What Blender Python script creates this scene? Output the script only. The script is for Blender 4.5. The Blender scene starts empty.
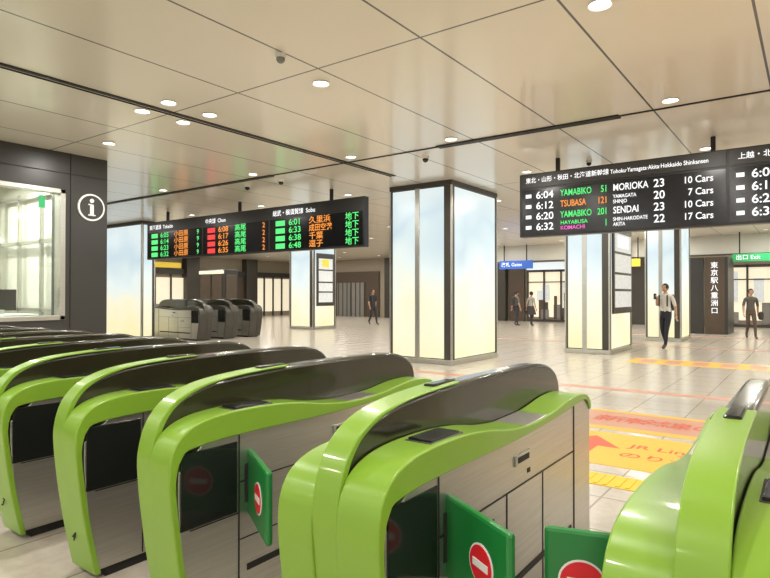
import bpy, bmesh, math, random
from mathutils import Vector, Matrix
random.seed(4)
S=bpy.context.scene
COL=S.collection
try:
    S.view_settings.view_transform='Standard'
    S.view_settings.look='None'
except Exception as e: print(e)

# ---------------- materials ----------------
def mat(name,col,rough=.5,metal=0,emit=None,es=0,coat=0,noise=0,nscale=8,trans=0,ior=1.45,stretch=None):
    m=bpy.data.materials.new(name); m.use_nodes=True
    nt=m.node_tree; b=nt.nodes['Principled BSDF']
    c=(*col,1) if len(col)==3 else col
    b.inputs['Base Color'].default_value=c
    b.inputs['Roughness'].default_value=rough
    b.inputs['Metallic'].default_value=metal
    b.inputs['Coat Weight'].default_value=coat
    b.inputs['Coat Roughness'].default_value=.08
    b.inputs['IOR'].default_value=ior
    b.inputs['Transmission Weight'].default_value=trans
    if emit:
        b.inputs['Emission Color'].default_value=(*emit,1); b.inputs['Emission Strength'].default_value=es
    if noise:
        tc=nt.nodes.new('ShaderNodeTexCoord'); n=nt.nodes.new('ShaderNodeTexNoise'); n.inputs['Scale'].default_value=nscale
        n.inputs['Detail'].default_value=4
        mx=nt.nodes.new('ShaderNodeMixRGB'); mx.inputs[1].default_value=tuple(v*(1-noise) for v in col)+(1,)
        mx.inputs[2].default_value=tuple(min(1,v*(1+noise)) for v in col)+(1,)
        if stretch:
            mp=nt.nodes.new('ShaderNodeMapping'); mp.inputs['Scale'].default_value=stretch
            nt.links.new(tc.outputs['Object'],mp.inputs['Vector']); nt.links.new(mp.outputs[0],n.inputs['Vector'])
        else: nt.links.new(tc.outputs['Object'],n.inputs['Vector'])
        nt.links.new(n.outputs['Fac'],mx.inputs[0]); nt.links.new(mx.outputs[0],b.inputs['Base Color'])
    return m
M={}
M['green']=mat('lime_green_paint',(.205,.375,.03),.34,coat=.3,noise=.06,nscale=3)
M['hood']=mat('smoked_dark_plastic',(.026,.024,.012),.2,coat=.5)
M['dark']=mat('black_glass',(.012,.014,.012),.12)
M['steel']=mat('brushed_stainless',(.54,.53,.49),.34,metal=.9,noise=.18,nscale=3,stretch=(1,1,40))
M['seam']=mat('seam_black',(.015,.014,.012),.6)
M['flap']=mat('flap_green',(.012,.20,.04),.35,coat=.3)
M['red']=mat('sign_red',(.75,.02,.03),.4)
M['white']=mat('sign_white',(.82,.84,.83),.4)
M['board']=mat('board_housing',(.018,.017,.016),.35)
M['screen']=mat('board_screen',(.006,.006,.007),.2)
M['bronze']=mat('dark_bronze',(.075,.068,.058),.35,metal=.4)
M['wall_d']=mat('wall_dark_panel',(.042,.040,.037),.35,noise=.1,nscale=2)
M['cream']=mat('cream_wall',(.62,.61,.55),.5,noise=.03)
M['tan']=mat('tan_wall',(.34,.29,.22),.5,noise=.08,nscale=.7)
M['brown']=mat('brown_panel',(.09,.065,.045),.4,noise=.15)
M['tw']=mat('led_white',(.1,.1,.1),.5,emit=(1,1,1),es=1.2)
M['tg']=mat('led_green',(.0,.1,.0),.5,emit=(.12,1,.25),es=1.0)
M['to']=mat('led_orange',(.1,.05,.0),.5,emit=(1,.32,.05),es=1.1)
M['tr']=mat('led_red',(.1,.0,.0),.5,emit=(1,.05,.05),es=1.1)
M['tp']=mat('led_pink',(.1,.0,.1),.5,emit=(1,.15,.6),es=1.1)
M['lens']=mat('downlight_lens',(.9,.9,.9),.4,emit=(1,.96,.88),es=10)
M['trimw']=mat('downlight_trim',(.85,.83,.78),.4)
M['yellow']=mat('floor_yellow',(.74,.42,.04),.45,noise=.06)
M['yellow_t']=mat('tactile_yellow',(.70,.48,.03),.5,noise=.06)
M['pink']=mat('floor_pink',(.50,.25,.17),.4,noise=.06)
M['orange']=mat('floor_orange_red',(.58,.09,.035),.45)
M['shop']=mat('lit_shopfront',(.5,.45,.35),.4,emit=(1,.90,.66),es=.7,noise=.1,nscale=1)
M['shopw']=mat('lit_poster',(.5,.55,.6),.4,emit=(.85,.95,1),es=.6)
M['poster']=mat('poster_paper',(.6,.62,.6),.5,emit=(.8,.9,1),es=.25,noise=.3,nscale=14)
M['sgreen']=mat('sign_green',(.03,.35,.12),.4,emit=(.05,.6,.2),es=.25)
M['sblue']=mat('sign_blue',(.03,.1,.4),.4,emit=(.05,.2,.8),es=.25)
M['syel']=mat('sign_yellow',(.8,.6,.05),.4,emit=(1,.7,.1),es=.3)
M['grey']=mat('grey_shutter',(.22,.21,.19),.45,noise=.1)

def glass_mat():
    m=bpy.data.materials.new('window_glass'); m.use_nodes=True; nt=m.node_tree; nt.nodes.clear()
    o=nt.nodes.new('ShaderNodeOutputMaterial'); mx=nt.nodes.new('ShaderNodeMixShader'); t=nt.nodes.new('ShaderNodeBsdfTransparent'); g=nt.nodes.new('ShaderNodeBsdfGlossy')
    t.inputs[0].default_value=(.93,.96,.92,1); g.inputs['Roughness'].default_value=.03; mx.inputs[0].default_value=.10
    nt.links.new(t.outputs[0],mx.inputs[1]); nt.links.new(g.outputs[0],mx.inputs[2]); nt.links.new(mx.outputs[0],o.inputs[0]); return m
M['glass']=glass_mat()

def lamp_panel():
    m=bpy.data.materials.new('backlit_frosted_panel'); m.use_nodes=True; nt=m.node_tree; b=nt.nodes['Principled BSDF']
    b.inputs['Base Color'].default_value=(.10,.10,.10,1); b.inputs['Roughness'].default_value=.25
    g=nt.nodes.new('ShaderNodeNewGeometry'); s=nt.nodes.new('ShaderNodeSeparateXYZ'); nt.links.new(g.outputs['Position'],s.inputs[0])
    n=nt.nodes.new('ShaderNodeTexNoise'); n.inputs['Scale'].default_value=.9; n.inputs['Detail'].default_value=1; nt.links.new(g.outputs['Position'],n.inputs['Vector'])
    a=nt.nodes.new('ShaderNodeMath'); a.operation='MULTIPLY_ADD'; a.inputs[1].default_value=2.2
    nt.links.new(n.outputs['Fac'],a.inputs[0]); nt.links.new(s.outputs['Z'],a.inputs[2])
    mr=nt.nodes.new('ShaderNodeMapRange'); mr.inputs[1].default_value=1.0; mr.inputs[2].default_value=4.8; nt.links.new(a.outputs[0],mr.inputs[0])
    r=nt.nodes.new('ShaderNodeValToRGB'); e=r.color_ramp.elements
    e[0].position=0; e[0].color=(1,.90,.50,1); e[1].position=1; e[1].color=(.80,.90,.90,1)
    x=r.color_ramp.elements.new(.33); x.color=(1,.96,.72,1); x=r.color_ramp.elements.new(.55); x.color=(.84,.95,.92,1)
    x=r.color_ramp.elements.new(.78); x.color=(.60,.76,.83,1)
    nt.links.new(mr.outputs[0],r.inputs[0]); nt.links.new(r.outputs[0],b.inputs['Emission Color']); b.inputs['Emission Strength'].default_value=.93
    return m
M['lamp']=lamp_panel()

def grid_mat(name,base,line,x0,px,y0,py,w,rough,coat=0,noise=.05,nscale=1.5,bw=None):
    m=bpy.data.materials.new(name); m.use_nodes=True; nt=m.node_tree; b=nt.nodes['Principled BSDF']; L=nt.links
    g=nt.nodes.new('ShaderNodeNewGeometry'); s=nt.nodes.new('ShaderNodeSeparateXYZ'); L.new(g.outputs['Position'],s.inputs[0])
    def axis(out,o,p,w):
        a=nt.nodes.new('ShaderNodeMath'); a.operation='SUBTRACT'; a.inputs[1].default_value=o; L.new(out,a.inputs[0])
        pp=nt.nodes.new('ShaderNodeMath'); pp.operation='PINGPONG'; pp.inputs[1].default_value=p/2; L.new(a.outputs[0],pp.inputs[0])
        c=nt.nodes.new('ShaderNodeMath'); c.operation='LESS_THAN'; c.inputs[1].default_value=w/2; L.new(pp.outputs[0],c.inputs[0]); return c.outputs[0]
    ax=axis(s.outputs['X'],x0,px,w); ay=axis(s.outputs['Y'],y0,py,w)
    mx=nt.nodes.new('ShaderNodeMath'); mx.operation='MAXIMUM'; L.new(ax,mx.inputs[0]); L.new(ay,mx.inputs[1])
    n=nt.nodes.new('ShaderNodeTexNoise'); n.inputs['Scale'].default_value=nscale; n.inputs['Detail'].default_value=6; L.new(g.outputs['Position'],n.inputs['Vector'])
    c1=nt.nodes.new('ShaderNodeMixRGB'); c1.inputs[1].default_value=tuple(v*(1-noise) for v in base)+(1,); c1.inputs[2].default_value=tuple(min(1,v*(1+noise)) for v in base)+(1,)
    L.new(n.outputs['Fac'],c1.inputs[0])
    c2=nt.nodes.new('ShaderNodeMixRGB'); L.new(mx.outputs[0],c2.inputs[0]); L.new(c1.outputs[0],c2.inputs[1]); c2.inputs[2].default_value=(*line,1)
    L.new(c2.outputs[0],b.inputs['Base Color']); b.inputs['Roughness'].default_value=rough; b.inputs['Coat Weight'].default_value=coat; b.inputs['Coat Roughness'].default_value=.12
    return m
M['ceil']=grid_mat('ceiling_metal_panels',(.76,.70,.60),(.03,.025,.02),-1.6,1.23,4.43,3.45,.022,.3,coat=.5,noise=.02)
M['floor']=grid_mat('floor_stone_tiles',(.49,.445,.375),(.27,.235,.19),0,.6,0,.6,.014,.21,noise=.18,nscale=14)

# ---------------- helpers ----------------
def empty(name,loc=(0,0,0),rz=0):
    e=bpy.data.objects.new(name,None); e.location=loc; e.rotation_euler=(0,0,rz); e.empty_display_size=.2; COL.objects.link(e); return e
def addobj(name,me,m=None,parent=None,bevel=0,seg=2,smooth=False):
    o=bpy.data.objects.new(name,me); COL.objects.link(o)
    if m and not me.materials: me.materials.append(m)
    if parent: o.parent=parent
    if bevel:
        b=o.modifiers.new('bev','BEVEL'); b.width=bevel; b.segments=seg; b.limit_method='ANGLE'; b.angle_limit=math.radians(40)
        b.harden_normals=False
    if smooth:
        for p in me.polygons: p.use_smooth=True
        try:
            me.set_sharp_from_angle(angle=math.radians(50))
        except Exception: pass
    return o
def boxmesh(bs):
    bm=bmesh.new()
    for (x0,x1,y0,y1,z0,z1) in bs:
        v=[bm.verts.new((x,y,z)) for z in (z0,z1) for y in (y0,y1) for x in (x0,x1)]
        for f in ((0,2,3,1),(4,5,7,6),(0,1,5,4),(2,6,7,3),(0,4,6,2),(1,3,7,5)): bm.faces.new([v[i] for i in f])
    bmesh.ops.recalc_face_normals(bm,faces=bm.faces)
    me=bpy.data.meshes.new('m'); bm.to_mesh(me); bm.free(); return me
def box(name,b,m,parent=None,bevel=0): return addobj(name,boxmesh([b]),m,parent,bevel)
def boxes(name,bs,m,parent=None,bevel=0): return addobj(name,boxmesh(bs),m,parent,bevel)
def cr(pts,n=5):
    out=[]; P=[pts[0]]+list(pts)+[pts[-1]]
    for i in range(1,len(P)-2):
        p0,p1,p2,p3=[Vector(P[j]) for j in (i-1,i,i+1,i+2)]
        for k in range(n):
            t=k/n; out.append(tuple(.5*((2*p1)+(p2-p0)*t+(2*p0-5*p1+4*p2-p3)*t*t+(3*p1-p0-3*p2+p3)*t**3)))
    out.append(tuple(pts[-1])); return out
def prism_me(pts,x0,x1):
    bm=bmesh.new(); a=[bm.verts.new((x0,y,z)) for y,z in pts]; b=[bm.verts.new((x1,y,z)) for y,z in pts]; n=len(pts)
    bm.faces.new(a); bm.faces.new(b[::-1])
    for i in range(n): bm.faces.new((a[i],b[i],b[(i+1)%n],a[(i+1)%n]))
    bmesh.ops.recalc_face_normals(bm,faces=bm.faces)
    me=bpy.data.meshes.new('m'); bm.to_mesh(me); bm.free(); return me
def text(name,s,loc,size,m,parent=None,rot=(math.pi/2,0,0),sx=1,align='LEFT'):
    c=bpy.data.curves.new(name,'FONT'); c.body=s; c.size=size; c.align_x=align; c.align_y='CENTER'; c.offset=size*.012
    c.resolution_u=3
    c.materials.append(m); o=bpy.data.objects.new(name,c); o.location=loc; o.rotation_euler=rot; o.scale=(sx,1,1); COL.objects.link(o)
    if parent: o.parent=parent
    return o
def disc(name,c,r,axis,depth,m,parent=None,n=24,r2=None):
    bm=bmesh.new(); bmesh.ops.create_cone(bm,cap_ends=True,segments=n,radius1=r,radius2=r if r2 is None else r2,depth=depth)
    if axis=='X': bmesh.ops.rotate(bm,verts=bm.verts,matrix=Matrix.Rotation(math.pi/2,3,'Y'))
    if axis=='Y': bmesh.ops.rotate(bm,verts=bm.verts,matrix=Matrix.Rotation(math.pi/2,3,'X'))
    bmesh.ops.translate(bm,verts=bm.verts,vec=c); me=bpy.data.meshes.new('m'); bm.to_mesh(me); bm.free()
    return addobj(name,me,m,parent)

CZ=3.70
# ---------------- shell ----------------
box('floor',(-30,12,-9,30,-.1,0),M['floor'])
box('ceiling',(-30,12,-9,30,CZ,CZ+.1),M['ceil'])
box('wall_right',(12,12.2,-9,30,0,CZ),M['cream'])
boxes('trim_1',[(-6.55,-6.49,-9,9.3,CZ-.012,CZ+.02),(-6.62,-6.60,-9,9.3,CZ-.012,CZ+.02)],M['seam'])
boxes('trim_2',[(-16,12,7.85,7.89,CZ-.012,CZ+.02),(-4.7,-2.0,7.80,7.94,CZ-.02,CZ+.02),(-16,-8.4,7.82,7.93,CZ-.02,CZ+.02)],M['seam'])
box('ceiling_bulkhead',(-14.0,12,26.0,26.2,2.98,CZ),M['cream'])
box('trim_4',(-14.02,12,25.97,26.23,2.93,2.98),M['bronze'])

# ---------------- far walls ----------------
def farwall_y():
    Y=30
    box('wall_back',(-30,12,Y,Y+.2,0,CZ),M['tan'])
    w=empty('shopfront_row')
    boxes('piers',[(x,x+.9,Y-.35,Y-.01,0,CZ) for x in (-21.6,-14.4,-7.2)],M['bronze'],w,.02)
    boxes('dark_panels',[(-26.5,-22.2,Y-.12,Y-.01,0,2.9),(-13.4,-12.5,Y-.14,Y-.01,0,2.8),(-9.6,-7.2,Y-.12,Y-.01,0,2.8),(-4.6,-3.2,Y-.12,Y-.01,0,2.9)],M['brown'],w)
    boxes('door_leaf',[(-25.6,-24.5,Y-.16,Y-.12,0,2.2),(-24.4,-23.3,Y-.16,Y-.12,0,2.2)],M['grey'],w)
    boxes('door_rails',[(-25.5+i*.36,-25.45+i*.36,Y-.18,Y-.15,0,2.2) for i in range(7)],M['bronze'],w)
    boxes('shutters',[(-20.4,-17.6,Y-.1,Y-.01,0,2.6)],M['grey'],w)
    boxes('shutter_slats',[(-20.4,-17.6,Y-.12,Y-.09,.1+.2*i,.13+.2*i) for i in range(12)],M['bronze'],w)
    boxes('lit_windows',[(-12.3,-9.6,Y-.08,Y-.01,.25,2.6),(-6.2,-4.7,Y-.08,Y-.01,.2,2.6),(-3.2,3,Y-.08,Y-.01,.3,2.7),(-17.3,-14.7,Y-.08,Y-.01,.2,2.5)],M['shop'],w)
    fr=[]
    for a,b in ((-12.3,-9.6),(-6.2,-4.7),(-3.2,3),(-17.3,-14.7),(-20.4,-17.6)):
        x=a
        while x<b+.01: fr.append((x-.04,x+.04,Y-.2,Y-.01,0,2.7)); x+=(b-a)/max(1,round((b-a)/.9))
        fr.append((a,b,Y-.2,Y-.01,2.6,2.72)); fr.append((a,b,Y-.18,Y-.01,0,.12))
        fr.append((a,b,Y-.18,Y-.01,2.05,2.1))
    boxes('frames',fr,M['bronze'],w)
    rr=random.Random(3)
    for nm,mt in (('merchandise_dark','brown'),('merchandise_grey','grey'),('merchandise_poster','poster')):
        sh=[]
        for a,b in ((-12.2,-9.7),(-6.1,-4.8),(-3.1,2.8),(-17.2,-14.8)):
            for k in range(int((b-a)*1.6)):
                x=a+rr.random()*(b-a-.4); z=.15 if mt!='poster' else 1.1
                d=.09+rr.random()*.04
                sh.append((x,x+.15+.3*rr.random(),Y-d-.03,Y-.09,z,z+.45+rr.random()*.9))
        boxes(nm,sh,M[mt],w)
    boxes('fascia_lit',[(-12.3,-9.6,Y-.3,Y-.2,2.72,3.1),(-17.3,-14.7,Y-.3,Y-.2,2.6,3.0)],M['shopw'],w)
farwall_y()
hs=empty('hanging_sign')
box('panel',(-11.9,-10.3,25.5,25.6,2.6,2.98),M['sblue'],hs); boxes('rods',[(-11.7,-11.66,25.53,25.57,2.98,CZ),(-10.6,-10.56,25.53,25.57,2.98,CZ)],M['seam'],hs)
text('label','改札 Gates',(-11.8,25.49,2.79),.22,M['tw'],hs)
hs=empty('hanging_sign')
box('panel',(-2.4,-.7,25.0,25.1,2.62,2.9),M['sgreen'],hs); boxes('rods',[(-2.2,-2.16,25.03,25.07,2.9,CZ),(-1,-.96,25.03,25.07,2.9,CZ)],M['seam'],hs)
text('label','出口 Exit',(-2.3,24.99,2.76),.2,M['tw'],hs)
hs=empty('hanging_sign')
box('panel',(-6.3,-5.6,25.0,25.1,2.55,2.85),M['syel'],hs); boxes('rods',[(-6.2,-6.16,25.03,25.07,2.85,CZ),(-5.7,-5.66,25.03,25.07,2.85,CZ)],M['seam'],hs)
box('wall_left',(-30.2,-30,-9,30,0,CZ),M['tan'])
w=empty('shop_arcade')
boxes('piers',[(-29.99,-29.5,y,y+.9,0,CZ) for y in (8,12,16.5,21,25.5)],M['bronze'],w,.02)
boxes('dark_infill',[(-29.99,-29.8,8.9,12,0,2.7),(-29.99,-29.8,21.9,25.5,0,2.9),(-29.99,-29.8,17.4,19.2,0,2.9)],M['brown'],w)
boxes('lit_windows',[(-29.99,-29.85,12.9,16.5,.3,2.5),(-29.99,-29.85,19.2,21,.9,2.4),(-29.99,-29.85,26.4,29.6,.3,2.5)],M['shop'],w)
boxes('mullions',[(-29.86,-29.75,y,y+.08,0,2.6) for y in (13.8,14.7,15.6,20.1,27.2,28.0,28.8)],M['bronze'],w)
boxes('fascia',[(-29.99,-29.7,8,29.6,2.6,2.9)],M['wall_d'],w)
boxes('display_counter',[(-29.6,-29.2,13.2,20.8,0,.9)],M['grey'],w)
boxes('signs_yellow',[(-29.6,-29.5,17.6,20.6,2.95,3.25)],M['syel'],w)
k=empty('vending_kiosk')
box('body',(-22.9,-21.2,17.0,17.8,0,2.55),M['wall_d'],k,.03)
boxes('panels',[(-22.8,-22.1,16.96,17.0,.3,2.3),(-22.0,-21.3,16.96,17.0,.3,2.3)],M['brown'],k,.01)
box('side_panel',(-21.2,-21.16,17.1,17.7,.3,2.3),M['brown'],k,.01)
box('header',(-22.9,-21.2,16.94,17.0,2.35,2.5),M['shop'],k)

p=empty('partition_wall')
box('panel_a',(-3.75,-3.22,24,24.25,0,2.75),M['wall_d'],p,.01)
box('panel_b',(-3.18,-2.55,24,24.25,0,2.75),M['brown'],p,.01)
box('panel_return',(-2.55,-2.45,24,25.9,0,2.75),M['wall_d'],p)
for i,chh in enumerate('東京駅八重洲口'):
    text('vertical_text',chh,(-2.87,23.985,2.45-.27*i),.24,M['tw'],p,align='CENTER')

# ---------------- left office with window ----------------
X=-9.77
box('wall_office_lower',(X-.25,X,-9,4.66,0,1.0),M['wall_d'])
box('wall_office_fascia',(X-.25,X,-9,5.36,3.10,CZ),M['wall_d'])
box('wall_office_pier',(X-.45,X,4.66,5.36,0,3.10),M['wall_d'])
box('wall_office_end',(-14.2,X-.45,5.2,5.36,0,CZ),M['wall_d'])
box('wall_office_back',(-14.2,-14,-9,5.2,0,CZ),M['cream'])
box('wall_office_lining',(-14,X-.45,5.12,5.2,0,CZ),M['cream'])
boxes('trim_3',[(X,X+.012,4.74,4.75,0,CZ),(X,X+.012,-9,5.36,3.36,3.37)],M['seam'])
wn=empty('window_1')
box('glass',(X-.12,X-.11,-9,4.6,1.0,3.10),M['glass'],wn)
boxes('frame',[(X-.18,X+.02,4.58,4.66,1.0,3.10),(X-.18,X+.02,-9,4.66,1.0,1.07),(X-.18,X+.02,-9,4.66,3.03,3.10)]+[(X-.15,X-.05,y,y+.05,1.0,3.10) for y in (-2,0,2.6)],M['steel'],wn,.005)
box('exit_sticker',(X-.108,X-.104,4.30,4.40,2.78,2.98),M['sgreen'],wn)
c=empty('office_counter')
box('top',(-12.0,-11.2,-2,4.9,1.0,1.06),M['white'],c,.01)
box('body',(-11.9,-11.3,-2,4.9,0,1.0),M['cream'],c)
boxes('screens',[(-11.7,-11.62,y,y+.5,1.12,1.5) for y in (2.2,3.3,4.2)],M['dark'],c,.01)
boxes('stands',[(-11.7,-11.6,y+.2,y+.3,1.06,1.14) for y in (2.2,3.3,4.2)],M['steel'],c)
c=empty('office_cabinet')
boxes('posts',[(-13.4,-13.34,y,y+.06,0,2.9) for y in (2.4,3.3,4.2,5.0)],M['grey'],c)
boxes('rails',[(-13.42,-13.32,2.4,5.06,z,z+.05) for z in (1.2,1.75,2.3,2.85)],M['grey'],c)
box('panel',(-13.6,-13.45,2.4,5.06,.0,2.9),M['cream'],c)
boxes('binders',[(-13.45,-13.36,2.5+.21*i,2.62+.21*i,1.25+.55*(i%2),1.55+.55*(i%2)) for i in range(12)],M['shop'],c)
g=empty('office_glass_partition')
boxes('posts',[(x,x+.06,4.98,5.04,0,3.3) for x in (-10.5,-11.4,-12.3,-13.1)],M['steel'],g)
boxes('rails',[(-13.1,-10.4,4.98,5.04,z,z+.06) for z in (1.1,2.35,3.2)],M['steel'],g)
def area(name,loc,size,pw,col,rot=(0,0,0),shape='DISK',spread=math.pi):
    l=bpy.data.lights.new(name,'AREA'); l.shape=shape; l.size=size; l.energy=pw; l.color=col; l.spread=spread
    o=bpy.data.objects.new(name,l); o.location=loc; o.rotation_euler=rot; COL.objects.link(o); return o
ol=empty('office_ceiling_lamp')
boxes('housings',[(-12.9,-10.5,y-.1,y+.1,3.5,3.6) for y in (0.5,2.5,4.3)],M['trimw'],ol)
for y in (.5,2.5,4.3):
    l=area('tube',(-11.7,y,3.48),.15,125,(.97,1,.93),shape='RECTANGLE'); l.data.size=2.3; l.data.size_y=.15; l.parent=ol
inf=empty('information_sign')
disc('disc',(X+.01,5.08,2.86),.225,'X',.03,M['white'],inf,40)
disc('field',(X+.027,5.08,2.86),.197,'X',.006,M['wall_d'],inf,40)
disc('dot',(X+.033,5.08,2.97),.035,'X',.008,M['white'],inf)
boxes('stem',[(X+.03,X+.037,5.05,5.11,2.73,2.91),(X+.03,X+.037,5.02,5.08,2.895,2.915),(X+.03,X+.037,5.02,5.14,2.72,2.74)],M['white'],inf)

# ---------------- pillars ----------------
def pillar(x0,x1,y0,y1,posters=None,ny=2,nx=1,cw=.3,name='illuminated_pillar'):
    e=empty(name)
    box('core',(x0+.05,x1-.05,y0+.05,y1-.05,0,CZ),M['bronze'],e)
    box('base',(x0-.01,x1+.01,y0-.01,y1+.01,0,.1),M['steel'],e,.01)
    box('cap',(x0-.005,x1+.005,y0-.005,y1+.005,CZ-.1,CZ-.001),M['bronze'],e)
    c=cw*.6
    posts=[(a,a+s,b,b+t,.1,CZ-.1) for (a,s) in ((x0,.06),(x1-c,c)) for (b,t) in ((y0,min(c,.12)),(y1-.08,.08))]
    lam=[]; st=[]
    W=(x1-c)-(x0+.06); n=ny
    for i in range(n):
        a=x0+.06+W*i/n; b=x0+.06+W*(i+1)/n
        for (p,q) in ((y0+.015,y0+.05),(y1-.05,y1-.015)): lam.append((a+(.055 if i else .01),b-(.055 if i<n-1 else .01),p,q,.12,CZ-.12))
        if i:
            for (p,q) in ((y0-.005,y0+.05),(y1-.05,y1+.005)): st.append((a-.055,a+.055,p,q,.1,CZ-.1))
    W=(y1-.08)-(y0+min(c,.12))
    for i in range(nx):
        a=y0+min(c,.12)+W*i/nx; b=y0+min(c,.12)+W*(i+1)/nx
        for (p,q) in ((x0+.015,x0+.05),(x1-.05,x1-.015)): lam.append((p,q,a+.01,b-.01,.12,CZ-.12))
    st+= [(x0-.006,x0+.03,y0-.006,y0+.03,.1,CZ-.1),(x1-.03,x1+.006,y0-.006,y0+.03,.1,CZ-.1),(x1-.03,x1+.006,y1-.03,y1+.006,.1,CZ-.1)]
    boxes('dark_posts',posts,M['bronze'],e,.006)
    boxes('steel_posts',st,M['steel'],e,.004)
    boxes('light_panels',lam,M['lamp'],e)
    if posters:
        boxes('poster_board',[(x1-.01,x1+.04,y0+.2,y1-.15,.95,3.1)],M['bronze'],e,.01)
        bs=[]; z=2.95
        for h in (.5,.5,.4,.45): bs.append((x1+.04,x1+.05,y0+.3,y1-.25,z-h,z-.06)); z-=h
        boxes('posters',bs,M['poster'],e)
        box('route_map',(x1+.05,x1+.055,y0+.5,y1-.5,2.55,2.85),M[posters],e)
    return e
pillar(-7.32,-5.81,10.25,12.33)
pillar(-4.92,-3.86,14.26,16.3,'shopw')
pillar(-4.2,-3.2,19.4,21.0)
pillar(-17.6,-16.3,17.5,18.9,'syel',ny=1)
pillar(-18.9,-16.75,10.3,10.75,ny=1,cw=.1,name='lightbox_wall')

# ---------------- boards ----------------
BY=9.6; DZ=-.05
b=empty('departure_board',(0,0,DZ))
box('housing',(-4.10,2.3,BY,BY+.2,2.44,3.52),M['board'],b,.01)
for i,x in enumerate((-4.06,-.95)):
    box('screen_%d'%(i+1),(x,x+3.07,BY-.012,BY+.01,2.47,3.24),M['screen'],b)
    box('header_%d'%(i+1),(x,x+3.07,BY-.015,BY+.01,3.28,3.5),M['wall_d'],b)
boxes('hangers',[(x,x+.06,BY+.1,BY+.16,3.5,3.75) for x in (-3.5,-1.2,1.5)],M['seam'],b)
T=BY-.018
text('line_jp','東北・山形・秋田・北海道新幹線',(-3.98,T,3.39),.10,M['tw'],b,sx=.92)
text('line_en','Tohoku·Yamagata·Akita·Hokkaido Shinkansen',(-2.58,T,3.385),.092,M['tw'],b,sx=.8)
text('line_jp','上越・北陸新幹線',(-.85,T,3.39),.10,M['tw'],b)
text('line_en','Joetsu·Hokuriku Shinkansen',(.2,T,3.385),.092,M['tw'],b)
rows=[('6:04','YAMABIKO','51','MORIOKA','','23','10 Cars','tg'),('6:12','TSUBASA','121','YAMAGATA','SHINJO','20','7 Cars','to'),('6:20','YAMABIKO','201','SENDAI','','23','10 Cars','tg'),('6:32','HAYABUSA','1','SHIN-HAKODATE','AKITA','22','17 Cars','tg')]
for k,x in enumerate((0,3.11)):
    for i,r in enumerate(rows):
        z=3.13-.178*i
        text('time',r[0],(-3.80+x,T,z),.17,M['tw'],b,sx=1.05)
        if i==3:
            text('train',r[1],(-3.38+x,T,z+.045),.088,M['tg'],b); text('train','KOMACHI',(-3.38+x,T,z-.04),.088,M['tp'],b)
        else: text('train',r[1],(-3.38+x,T,z),.15,M[r[7]],b,sx=.68)
        text('number',r[2],(-2.62+x,T,z),.15,M[r[7]],b,align='RIGHT',sx=.72)
        if r[4]:
            text('dest',r[3],(-2.54+x,T,z+.04),.08,M['tw'],b,sx=.8); text('dest',r[4],(-2.54+x,T,z-.04),.08,M['tw'],b,sx=.8)
        else: text('dest',r[3],(-2.54+x,T,z),.15,M['tw'],b,sx=.75)
        text('track',r[5],(-1.95+x,T,z),.17,M['tw'],b,sx=.95)
        text('cars',r[6],(-1.15+x,T,z),.14,M['tw'],b,sx=.88,align='RIGHT')
        boxes('mark',[(-3.98+x,-3.88+x,T-.002,T,z-.03,z+.03)],M['tw'],b)
b=empty('departure_board',(0,0,DZ))
box('housing',(-15.35,-7.5,BY,BY+.15,2.45,3.5),M['board'],b,.01)
boxes('hangers',[(x,x+.06,BY+.05,BY+.11,3.5,3.75) for x in (-14.5,-11.5,-8.5)],M['seam'],b)
secs=[(-15.3,2.42),(-12.8,2.42),(-10.3,2.75)]
lr=[('6:01','久里浜','地下'),('6:33','成田空港','地下'),('6:38','千葉','地下'),('6:48','逗子','地下')]
for si,(x,wd) in enumerate(secs):
    box('screen_%d'%(si+1),(x,x+wd,BY-.012,BY+.01,2.5,3.2),M['screen'],b)
    text('header',('東海道線  Tokaido','中央線  Chuo','総武・横須賀線  Sobu')[si],(x+.1,T,3.33),.14,M['tw'],b)
    for i in range(4):
        z=3.1-.175*i
        cc=('tg','tr','tg')[si]
        boxes('type_tag',[(x+.2,x+.5,T-.002,T,z-.06,z+.06)],M[cc],b)
        text('time',('%d:%02d'%(6,5+i*9+si*3)) if si<2 else lr[i][0],(x+.62,T,z),.19,M['tg' if si!=1 else 'to'],b,sx=1.2)
        text('dest',lr[i][1] if si==2 else ('小田原','高尾')[si],(x+1.25,T,z),.17,M['to' if si!=1 else 'tg'],b,sx=(1.0 if (si==2 and i==1) else 1.25))
        text('track',('9','2',lr[i][2])[si],(x+wd-.08,T,z),.17,M['tg' if si==0 else ('to' if si==1 else 'tg')],b,align='RIGHT',sx=1.1)

# ---------------- ceiling lamps etc ----------------
dl=empty('ceiling_downlight_array')
ys=[-4,-1,1.9,4.74,7.57,10.4,13.2,16.1,18.9,21.7,24.5,27.6]
xs=[7.5,4.5,1.6,-1.35,-4.3,-6.2,-8.6,-11.5,-14.4,-17.4,-20.5,-23.5,-26.5]
pts=[(x,y) for x in xs for y in ys if not (x<-9.7 and y<5.4)]+[(-6.75,4.74),(-6.2,4.15),(-6.75,4.15)]
bm=bmesh.new(); bl=bmesh.new()
for (x,y) in pts:
    bad=False
    for (a,b_,c_,d_) in ((-7.4,-5.7,10.1,12.5),(-5,-3.8,14.2,16.4),(-4.3,-3.1,19.3,21.6),(-18.8,-16.2,10.3,12.5),(-17.7,-16.2,17.4,19)):
        if a<x<b_ and c_<y<d_: bad=True
    if bad: continue
    r=bmesh.ops.create_cone(bm,cap_ends=False,segments=20,radius1=.09,radius2=.075,depth=.02,matrix=Matrix.Translation((x,y,CZ-.01)))
    r=bmesh.ops.create_circle(bl,cap_ends=True,segments=20,radius=.074,matrix=Matrix.Translation((x,y,CZ-.004)))
    if (x,y) in pts[-3:]: continue
    l=area('lamp',(x,y,CZ-.03),.13,38,(1,.965,.90)); l.parent=dl
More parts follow.
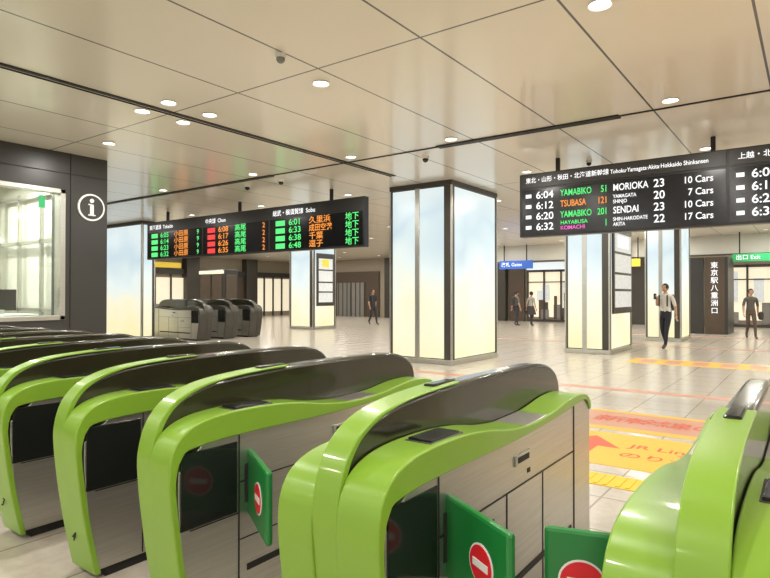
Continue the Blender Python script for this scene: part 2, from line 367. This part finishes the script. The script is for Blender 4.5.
me=bpy.data.meshes.new('m'); bm.to_mesh(me); addobj('trim_rings',me,M['trimw'],dl)
me=bpy.data.meshes.new('m'); bl.to_mesh(me); addobj('lenses',me,M['lens'],dl)
def dome(x,y,r=.06,m='dark'):
    e=empty('security_camera'); disc('mount',(x,y,CZ-.02),r,'Z',.04,M['trimw'],e)
    bm=bmesh.new(); bmesh.ops.create_uvsphere(bm,u_segments=16,v_segments=10,radius=r*.85,matrix=Matrix.Translation((x,y,CZ-.05)))
    me=bpy.data.meshes.new('m'); bm.to_mesh(me); addobj('dome',me,M[m],e,smooth=True)
dome(-5.2,8.3); dome(-8.6,8.3); dome(-9.6,8.3); dome(-4.1,3.95,.05,'grey'); dome(-3.1,10.2,.05)

# ---------------- floor decals ----------------
fd=empty('floor_marking')
box('yellow_block',(-2.1,-.2,5.0,6.2,0,.003),M['yellow'],fd)
boxes('cream_stripes',[(-2.2,-.1,6.35,6.5,0,.003),(-2.2,-.1,7.3,7.42,0,.003)],M['yellow'],fd)
boxes('pink_band',[(-2.2,-.1,6.5,7.3,0,.002)],M['pink'],fd)
for i,chh in enumerate('新幹線のりば'):
    text('floor_text',chh,(-2.05+.33*i,6.9,.0035),.36,M['orange'],fd,rot=(0,0,0))
def poly(name,pts,m,parent):
    bm=bmesh.new(); bm.faces.new([bm.verts.new(p) for p in pts]); me=bpy.data.meshes.new('m'); bm.to_mesh(me); return addobj(name,me,m,parent)
for x,y in ((-1.75,5.6),(-.65,5.6)):
    poly('red_arrow',[(x-.12,y-.45,.0045),(x+.12,y-.45,.0045),(x+.12,y,.0045),(x+.32,y,.0045),(x,y+.4,.0045),(x-.32,y,.0045),(x-.12,y,.0045)],M['orange'],fd)
text('floor_text','JR Line',(-1.38,5.75,.0045),.2,M['orange'],fd,rot=(0,0,0))
text('floor_text','のりかえ',(-1.40,5.4,.0045),.2,M['orange'],fd,rot=(0,0,0))
boxes('reflection_band',[(-12,3,9.0,9.22,0,.002)],M['pink'],fd)  # reddish reflection on the floor, painted as a pink strip
boxes('yellow_far',[(-3.2,1,12.9,13.9,0,.002)],M['yellow'],fd)
boxes('far_blocks',[(-3.0+.5*i,-2.7+.5*i,13.1,13.7,.002,.0035) for i in range(7)],M['pink'],fd)
boxes('pink_far',[(-9,3,17.4,17.6,0,.003),(-6,3,22,22.3,0,.003)],M['pink'],fd)
tp=empty('tactile_paving')
box('strip',(-2.4,.6,4.45,4.75,0,.004),M['yellow_t'],tp)
bars=[(-2.38+.3*i+.07*j,-2.35+.3*i+.07*j,4.47,4.73,.004,.009) for i in range(10) for j in range(4)]
boxes('bars',bars,M['yellow_t'],tp,.002)

# ---------------- ticket gates ----------------
outer=cr([(.10,.03),(.045,.30),(.006,.60),(0,.74),(.02,.825),(.07,.885),(.16,.922),(.3,.938),(.52,.936),(.72,.917),(.93,.88),(1.18,.86),(1.43,.872),(1.65,.90),(1.82,.905),(1.94,.89),(2.01,.85),(2.03,.80)])
inner=cr([(.130,.03),(.076,.30),(.037,.60),(.034,.70),(.058,.778),(.12,.812),(.4,.824),(1.0,.818),(1.5,.836),(1.85,.862),(1.96,.848),(2.0,.79)],4)
gpoly=outer+inner[::-1]
core=[(.115,.05),(.065,.33),(.045,.60),(.045,.72),(.2,.85),(1.9,.875),(1.99,.82),(2.02,.78),(2.02,.05)]
hood_o=cr([(.11,.03),(.05,.35),(.012,.68),(.02,.82),(.065,.93),(.16,1.01),(.34,1.06),(.7,1.085),(1.15,1.09),(1.6,1.085),(1.8,1.062),(1.92,1.01),(1.975,.94),(1.99,.84)])
hpoly=hood_o+[(1.9,.4),(.3,.2)]
def ribbon(cur,t0,t1,smax,off=.006):
    L=[0]
    for i in range(1,len(cur)): L.append(L[-1]+(Vector(cur[i])-Vector(cur[i-1])).length)
    o=[];n=[]
    for i,p in enumerate(cur):
        s=L[i]
        if s>smax: break
        a=Vector(cur[max(0,i-1)]); c=Vector(cur[min(len(cur)-1,i+1)]); d=(c-a).normalized(); nn=Vector((-d.y,d.x))
        f=max(0,min(1,(s-.6)/(smax-1.1))); t=t0+(t1-t0)*f
        o.append(tuple(Vector(p)+nn*off)); n.append(tuple(Vector(p)-nn*t))
    return o+n[::-1]
rim=ribbon(hood_o,.036,.004,1.75)
GM={}
def gmesh(key,fn):
    if key not in GM: GM[key]=fn()
    return GM[key]
def gate(x,y,kind='single',flap=None,rz=0,alt=False,name='ticket_gate',sc=1,num=None):
    e=empty(name,(x,y,0),rz); e.scale=(sc,sc,sc*.953)
    G=M['bronze'] if alt else M['green']
    if kind=='single': decks=[(.003,.145,1)]; hx=(-.09,.003)
    else: decks=[(.03,.195,1),(-.225,-.07,-1)]; hx=(-.07,.03)
    tag=kind+str(alt)
    for di,(a,b,s) in enumerate(decks):
        zs=1 if s>0 else .97
        o=addobj('deck_shell',gmesh(tag+'d%d'%di,lambda:prism_me([(p,q*zs) for p,q in gpoly],a,b)),G,e,.016,4,True)
        ia,ib=(a,b-.010) if s>0 else (a+.010,b)
        addobj('body_panel',gmesh(tag+'c%d'%di,lambda:prism_me([(p,q*zs) for p,q in core],ia,ib)),M['steel'],e,.004)
        xs_=(ib if s>0 else ia); t=.003*s
        def bx(y0,y1,z0,z1,th=1): 
            q=sorted((xs_-t,xs_+t*th)); return (q[0],q[1],y0,y1,z0,z1)
        addobj('sensor_window',gmesh(tag+'w%d'%di,lambda:boxmesh([bx(.055,.34,.47,.795,1.5)])),M['dark'],e,.002)
        addobj('seams',gmesh(tag+'s%d'%di,lambda:boxmesh([bx(.35,.356,.06,.83),bx(.36,1.74,.60,.606),bx(.9,.906,.06,.60),bx(1.74,1.752,.06,.85),bx(.1,.35,.46,.465),bx(1.3,1.305,.06,.6),bx(.36,.9,.335,.34),
            bx(.66,.70,.52,.535),bx(.66,.70,.49,.505),bx(.74,.78,.52,.535),bx(.74,.78,.49,.505),bx(1.12,1.15,.64,.66)])),M['seam'],e)
        addobj('handle',gmesh(tag+'h%d'%di,lambda:boxmesh([bx(.98,1.14,.70,.75,3)])),M['steel'],e,.004)
        addobj('handle_slot',gmesh(tag+'hs%d'%di,lambda:boxmesh([bx(1.0,1.12,.712,.738,3.6)])),M['seam'],e)
        addobj('sensor_strip',gmesh(tag+'ss%d'%di,lambda:boxmesh([bx(.40,1.70,.18,.21,1.2)])),M['seam'],e)
        m=(a+b)/2
        if s>0:
            rd=addobj('card_reader',gmesh(tag+'r%d'%di,lambda:boxmesh([(-.048,.048,-.10,.10,-.008,.008)])),M['dark'],e,.004)
            rd.location=(m+.005*s,.44,.940); rd.rotation_euler=(math.radians(-1),0,0)
            addobj('reader_bezel',gmesh(tag+'rb%d'%di,lambda:boxmesh([(m+.005-.055,m+.005+.055,.325,.555,.93,.941)])),M['wall_d'],e,.004)
        else:
            rd=addobj('card_reader',gmesh(tag+'r%d'%di,lambda:boxmesh([(-.05,.05,-.08,.08,-.008,.008)])),M['dark'],e,.004)
            rd.location=(m+.01*s,1.72,.879)
    addobj('hood',gmesh(tag+'hood',lambda:prism_me(hpoly,hx[0]+.003,hx[1]-.003)),M['hood'],e,.02,4,True)
    addobj('hood_rim',gmesh(tag+'rim',lambda:prism_me(rim,hx[0]-.004,hx[1]+.002)),G,e,.010,3,True)
    hm=(hx[0]+hx[1])/2
    addobj('hood_button',gmesh(tag+'btn',lambda:boxmesh([(hm-.025,hm+.025,.62,.80,1.08,1.098)])),M['dark'],e,.008,3)
    w0,w1=(-.09,.145) if kind=='single' else (-.225,.195)
    addobj('plinth',gmesh(tag+'pl',lambda:boxmesh([(w0+.02,w1-.02,.16,1.98,0,.06)])),M['seam'],e)
    if num:
        t_=text('gate_number',num,((w0+w1)/2,.052,.22),.06,M['seam'],e,align='CENTER',rot=(math.radians(79),0,0)); t_.data.extrude=.002
    for f in (flap or []):
        side,dx,dy=f
        px=w1-.012 if side>0 else w0+.012
        fe=bpy.data.objects.new('flap',None); COL.objects.link(fe); fe.parent=e; fe.location=(px,.42,0)
        ang=math.atan2(dy,dx); ln=math.hypot(dx,dy); fe.rotation_euler=(0,0,ang if side>0 else ang-math.pi)
        q=1 if side>0 else -1
        xx=sorted((0,ln*q))
        addobj('flap_panel',boxmesh([(xx[0],xx[1],-.014,.014,.44,.745)]),M['flap'],fe,.012)
        addobj('hinge',boxmesh([(-.02,.02,-.05,.03,.5,.68)]),M['seam'],fe,.004)
        c=ln*q*.62
        disc('no_entry_disc',(c,-.016,.59),.062,'Y',.004,M['red'],fe,32)
        disc('no_entry_ring',(c,-.0145,.59),.068,'Y',.004,M['white'],fe,32)
        box('no_entry_bar',(c-.042,c+.042,-.0205,-.017,.578,.602),M['white'],fe)
    return e
Y0=1.38
gate(-.175,Y0,'double',[(-1,-.27,-.08)],num='7')
gate(-1.22,Y0,'double',[(1,.33,-.2)],num='6')
gate(-2.19,Y0,'single',[(1,.34,-.2)],num='5')
x=-2.985; n=4
while x>-9.3:
    gate(x,Y0+.03,num=str(n) if n>0 else None); x-=.815; n-=1
for i in range(3):
    gate(-15.0,11.4+i*1.0,'double',rz=math.pi/2,alt=True,sc=1.22)

# ---------------- people ----------------
def person(name,x,y,rz,h=1.68,shirt=(.8,.8,.8),pants=(.03,.03,.04),hair=(.02,.015,.01),stride=1,bag=None,phone=False,sleeve=True,skirt=False):
    k=h/1.68
    J={'pel':(0,0,.93,.125),'spi':(0,.01,1.10,.115),'che':(0,0,1.28,.135),'nk':(0,0,1.42,.06),'hd':(0,-.02,1.50,.052)}
    s=stride
    for sd,n,f in ((1,'l',1),(-1,'r',-1)):
        J['sh'+n]=(.165*sd,0,1.37,.062)
        if phone and n=='r':
            J['el'+n]=(.21*sd,-.04,1.12,.042); J['wr'+n]=(.10*sd,-.25,1.28,.028)
        else:
            J['el'+n]=(.225*sd,.03-f*-.04*s,1.11,.042); J['wr'+n]=(.235*sd,.0+f*.12*s,.87,.028)
        J['hp'+n]=(.085*sd,0,.87,.088)
        if f>0: J['kn'+n]=(.085*sd,-.15*s,.49,.058); J['an'+n]=(.085*sd,-.24*s,.085,.038); J['to'+n]=(.095*sd,-.24*s-.15,.035,.032)
        else: J['kn'+n]=(.085*sd,-.02*s,.48,.058); J['an'+n]=(.085*sd,.22*s,.085+.06*s,.038); J['to'+n]=(.095*sd,.22*s-.13,.035,.032)
    E=[('pel','spi','s'),('spi','che','s'),('che','nk','s'),('nk','hd','k')]
    for n in 'lr': E+=[('che','sh'+n,'s'),('sh'+n,'el'+n,'s'),('el'+n,'wr'+n,'k'),('pel','hp'+n,'p'),('hp'+n,'kn'+n,'p'),('kn'+n,'an'+n,'p'),('an'+n,'to'+n,'b')]
    names=list(J); me=bpy.data.meshes.new('sk'); me.from_pydata([J[n][:3] for n in names],[(names.index(a),names.index(b)) for a,b,_ in E],[])
    o=bpy.data.objects.new('tmp',me); COL.objects.link(o)
    o.modifiers.new('s','SKIN'); ss=o.modifiers.new('u','SUBSURF'); ss.levels=2; ss.render_levels=2
    for i,n in enumerate(names):
        v=me.skin_vertices[0].data[i]; r=J[n][3]; v.radius=(r,r); v.use_root=(n=='pel')
        if n in('pel','spi','che'): v.radius=(r*1.05,r*.8)
    bpy.context.view_layer.update(); dg=bpy.context.evaluated_depsgraph_get(); ev=bpy.data.meshes.new_from_object(o.evaluated_get(dg))
    bpy.data.objects.remove(o)
    bm=bmesh.new(); bm.from_mesh(ev)
    idx={'s':0,'p':1,'k':2,'b':3,'h':4}
    for f in bm.faces:
        c=f.calc_center_median(); best=None
        for a,b,l in E:
            A=Vector(J[a][:3]);B=Vector(J[b][:3]); t=max(0,min(1,(c-A).dot(B-A)/(B-A).length_squared)); d=(c-(A+(B-A)*t)).length-(J[a][3]*(1-t)+J[b][3]*t)
            if best is None or d<best[0]: best=(d,l)
        f.material_index=idx[best[1]]; f.smooth=True
        if c.z<.98 and c.z>.2 and best[1]=='s' and abs(c.x)<.17: f.material_index=1
    def sph(c,sc,mi,cut=None):
        r=bmesh.ops.create_uvsphere(bm,u_segments=16,v_segments=12,radius=1,matrix=Matrix.Translation(c)@Matrix.Diagonal((*sc,1)))
        fs=set(f for v in r['verts'] for f in v.link_faces)
        for f in fs: f.material_index=mi; f.smooth=True
        vs=list(r['verts'])
        if cut: bmesh.ops.delete(bm,geom=[f for f in fs if cut(f.calc_center_median())],context='FACES')
        return vs
    vs=sph((0,-.03,1.575),(.072,.088,.112),2)
    for v in vs:
        if v.co.z<1.55: v.co.x*=1-(1.55-v.co.z)*3; 
    sph((0,-.122,1.565),(.012,.018,.02),2); sph((.073,-.02,1.57),(.01,.02,.03),2); sph((-.073,-.02,1.57),(.01,.02,.03),2)
    for sx_ in (-.028,.028): sph((sx_,-.108,1.59),(.011,.008,.006),4)
    sph((0,-.112,1.52),(.022,.008,.005),3)
    sph((0,-.015,1.60),(.084,.10,.105),4,lambda c:(c.y<-.075 and c.z<1.645) or c.z<1.53)
    if skirt:
        r=bmesh.ops.create_cone(bm,cap_ends=False,segments=20,radius1=.26,radius2=.14,depth=.42,matrix=Matrix.Translation((0,0,.78))@Matrix.Diagonal((1,.9,1,1)))
        for v in r['verts']:
            for f in v.link_faces: f.material_index=1; f.smooth=True
    for n in 'lr':
        W=Vector(J['wr'+n][:3]); D=(W-Vector(J['el'+n][:3])).normalized()
        side=Vector((0,1,0)) if abs(D.z)>.6 else Vector((1,0,0))
        side=(side-D*side.dot(D)).normalized(); nr=D.cross(side)
        rot=Matrix((side,nr,D)).transposed().to_4x4()
        def tub(p,q,r):
            d=q-p; m_=Matrix.Translation((p+q)/2)@d.to_track_quat('Z','Y').to_matrix().to_4x4()
            rr=bmesh.ops.create_cone(bm,cap_ends=True,segments=8,radius1=r,radius2=r*.75,depth=d.length,matrix=m_)
            for v in rr['verts']:
                for f in v.link_faces: f.material_index=2; f.smooth=True
        rr=bmesh.ops.create_uvsphere(bm,u_segments=10,v_segments=8,radius=1,matrix=Matrix.Translation(W+D*.05)@rot@Matrix.Diagonal((.042,.018,.055,1)))
        for v in rr['verts']:
            for f in v.link_faces: f.material_index=2
        for i,(off,ln) in enumerate(((-.03,.06),(-.01,.075),(.01,.07),(.03,.055))):
            p=W+D*.09+side*off; q=p+D*ln*.5+nr*.006; tub(p,q,.009); tub(q,q+D*ln*.4+nr*.02,.008)
        p=W+D*.04-side*.035; tub(p,p+D*.04-side*.025,.01)
    def bx(c,sc,mi,rnd=True):
        rr=bmesh.ops.create_cube(bm,size=1,matrix=Matrix.Translation(c)@Matrix.Diagonal((*sc,1)))
        fs=set(f for v in rr['verts'] for f in v.link_faces)
        for f in fs: f.material_index=mi
        es=list(set(e for f in fs for e in f.edges)); bmesh.ops.bevel(bm,geom=es,offset=min(sc)*.3,segments=3,affect='EDGES',material=mi)
    if bag=='pack': bx((0,.2,1.2),(.28,.16,.42),5); bx((.11,-.115,1.25),(.04,.02,.3),5); bx((-.11,-.115,1.25),(.04,.02,.3),5)
    if bag=='tote': bx((.30,.0,.78),(.1,.3,.28),5)
    if phone: bx((-.09,-.34,1.36),(.075,.012,.15),5)
    o2=bpy.data.meshes.new(name)
    if 'skin' not in M: M['skin']=mat('skin',(.50,.29,.19),.5)
    for m_ in (mat('shirt',shirt,.8),mat('trousers',pants,.8),M['skin'],mat('shoes',(.05,.04,.04),.5),mat('hair',hair,.6),mat('bag',(.05,.045,.04),.6)): o2.materials.append(m_)
    bm.to_mesh(o2); bm.free()
    ob=bpy.data.objects.new(name,o2); COL.objects.link(ob); ob.location=(x,y,0); ob.rotation_euler=(0,0,rz); ob.scale=(k,k,k)
    zmin=min(v.co.z for v in o2.vertices); ob.location.z=-zmin*k
    return ob
person('pedestrian',-3.17,17.0,-.35,1.70,(.62,.60,.55),(.02,.02,.03),phone=True,bag='pack',stride=.7)
person('pedestrian',-1.65,22.4,.3,1.60,(.10,.09,.08),(.10,.07,.05),bag='tote')
person('pedestrian',-17.0,22.4,1.2,1.68,(.04,.04,.045),(.03,.03,.035),bag='pack')
person('pedestrian',-10.95,25.2,2.6,1.60,(.15,.14,.13),(.04,.04,.05),bag='pack',stride=.6)
person('pedestrian',-10.35,25.5,2.8,1.56,(.35,.33,.30),(.05,.04,.04),skirt=True,bag='tote',stride=.6)

# ---------------- world & camera ----------------
W=bpy.data.worlds.new('world'); S.world=W; W.use_nodes=True
W.node_tree.nodes['Background'].inputs[0].default_value=(1,.97,.92,1); W.node_tree.nodes['Background'].inputs[1].default_value=1.0
cam=bpy.data.cameras.new('camera'); co=bpy.data.objects.new('camera',cam); COL.objects.link(co)
cam.sensor_width=36; cam.lens=590/770*36; cam.clip_start=.05
co.location=(0,0,1.40); co.rotation_euler=(math.radians(90.58),0,math.radians(36)); S.camera=co
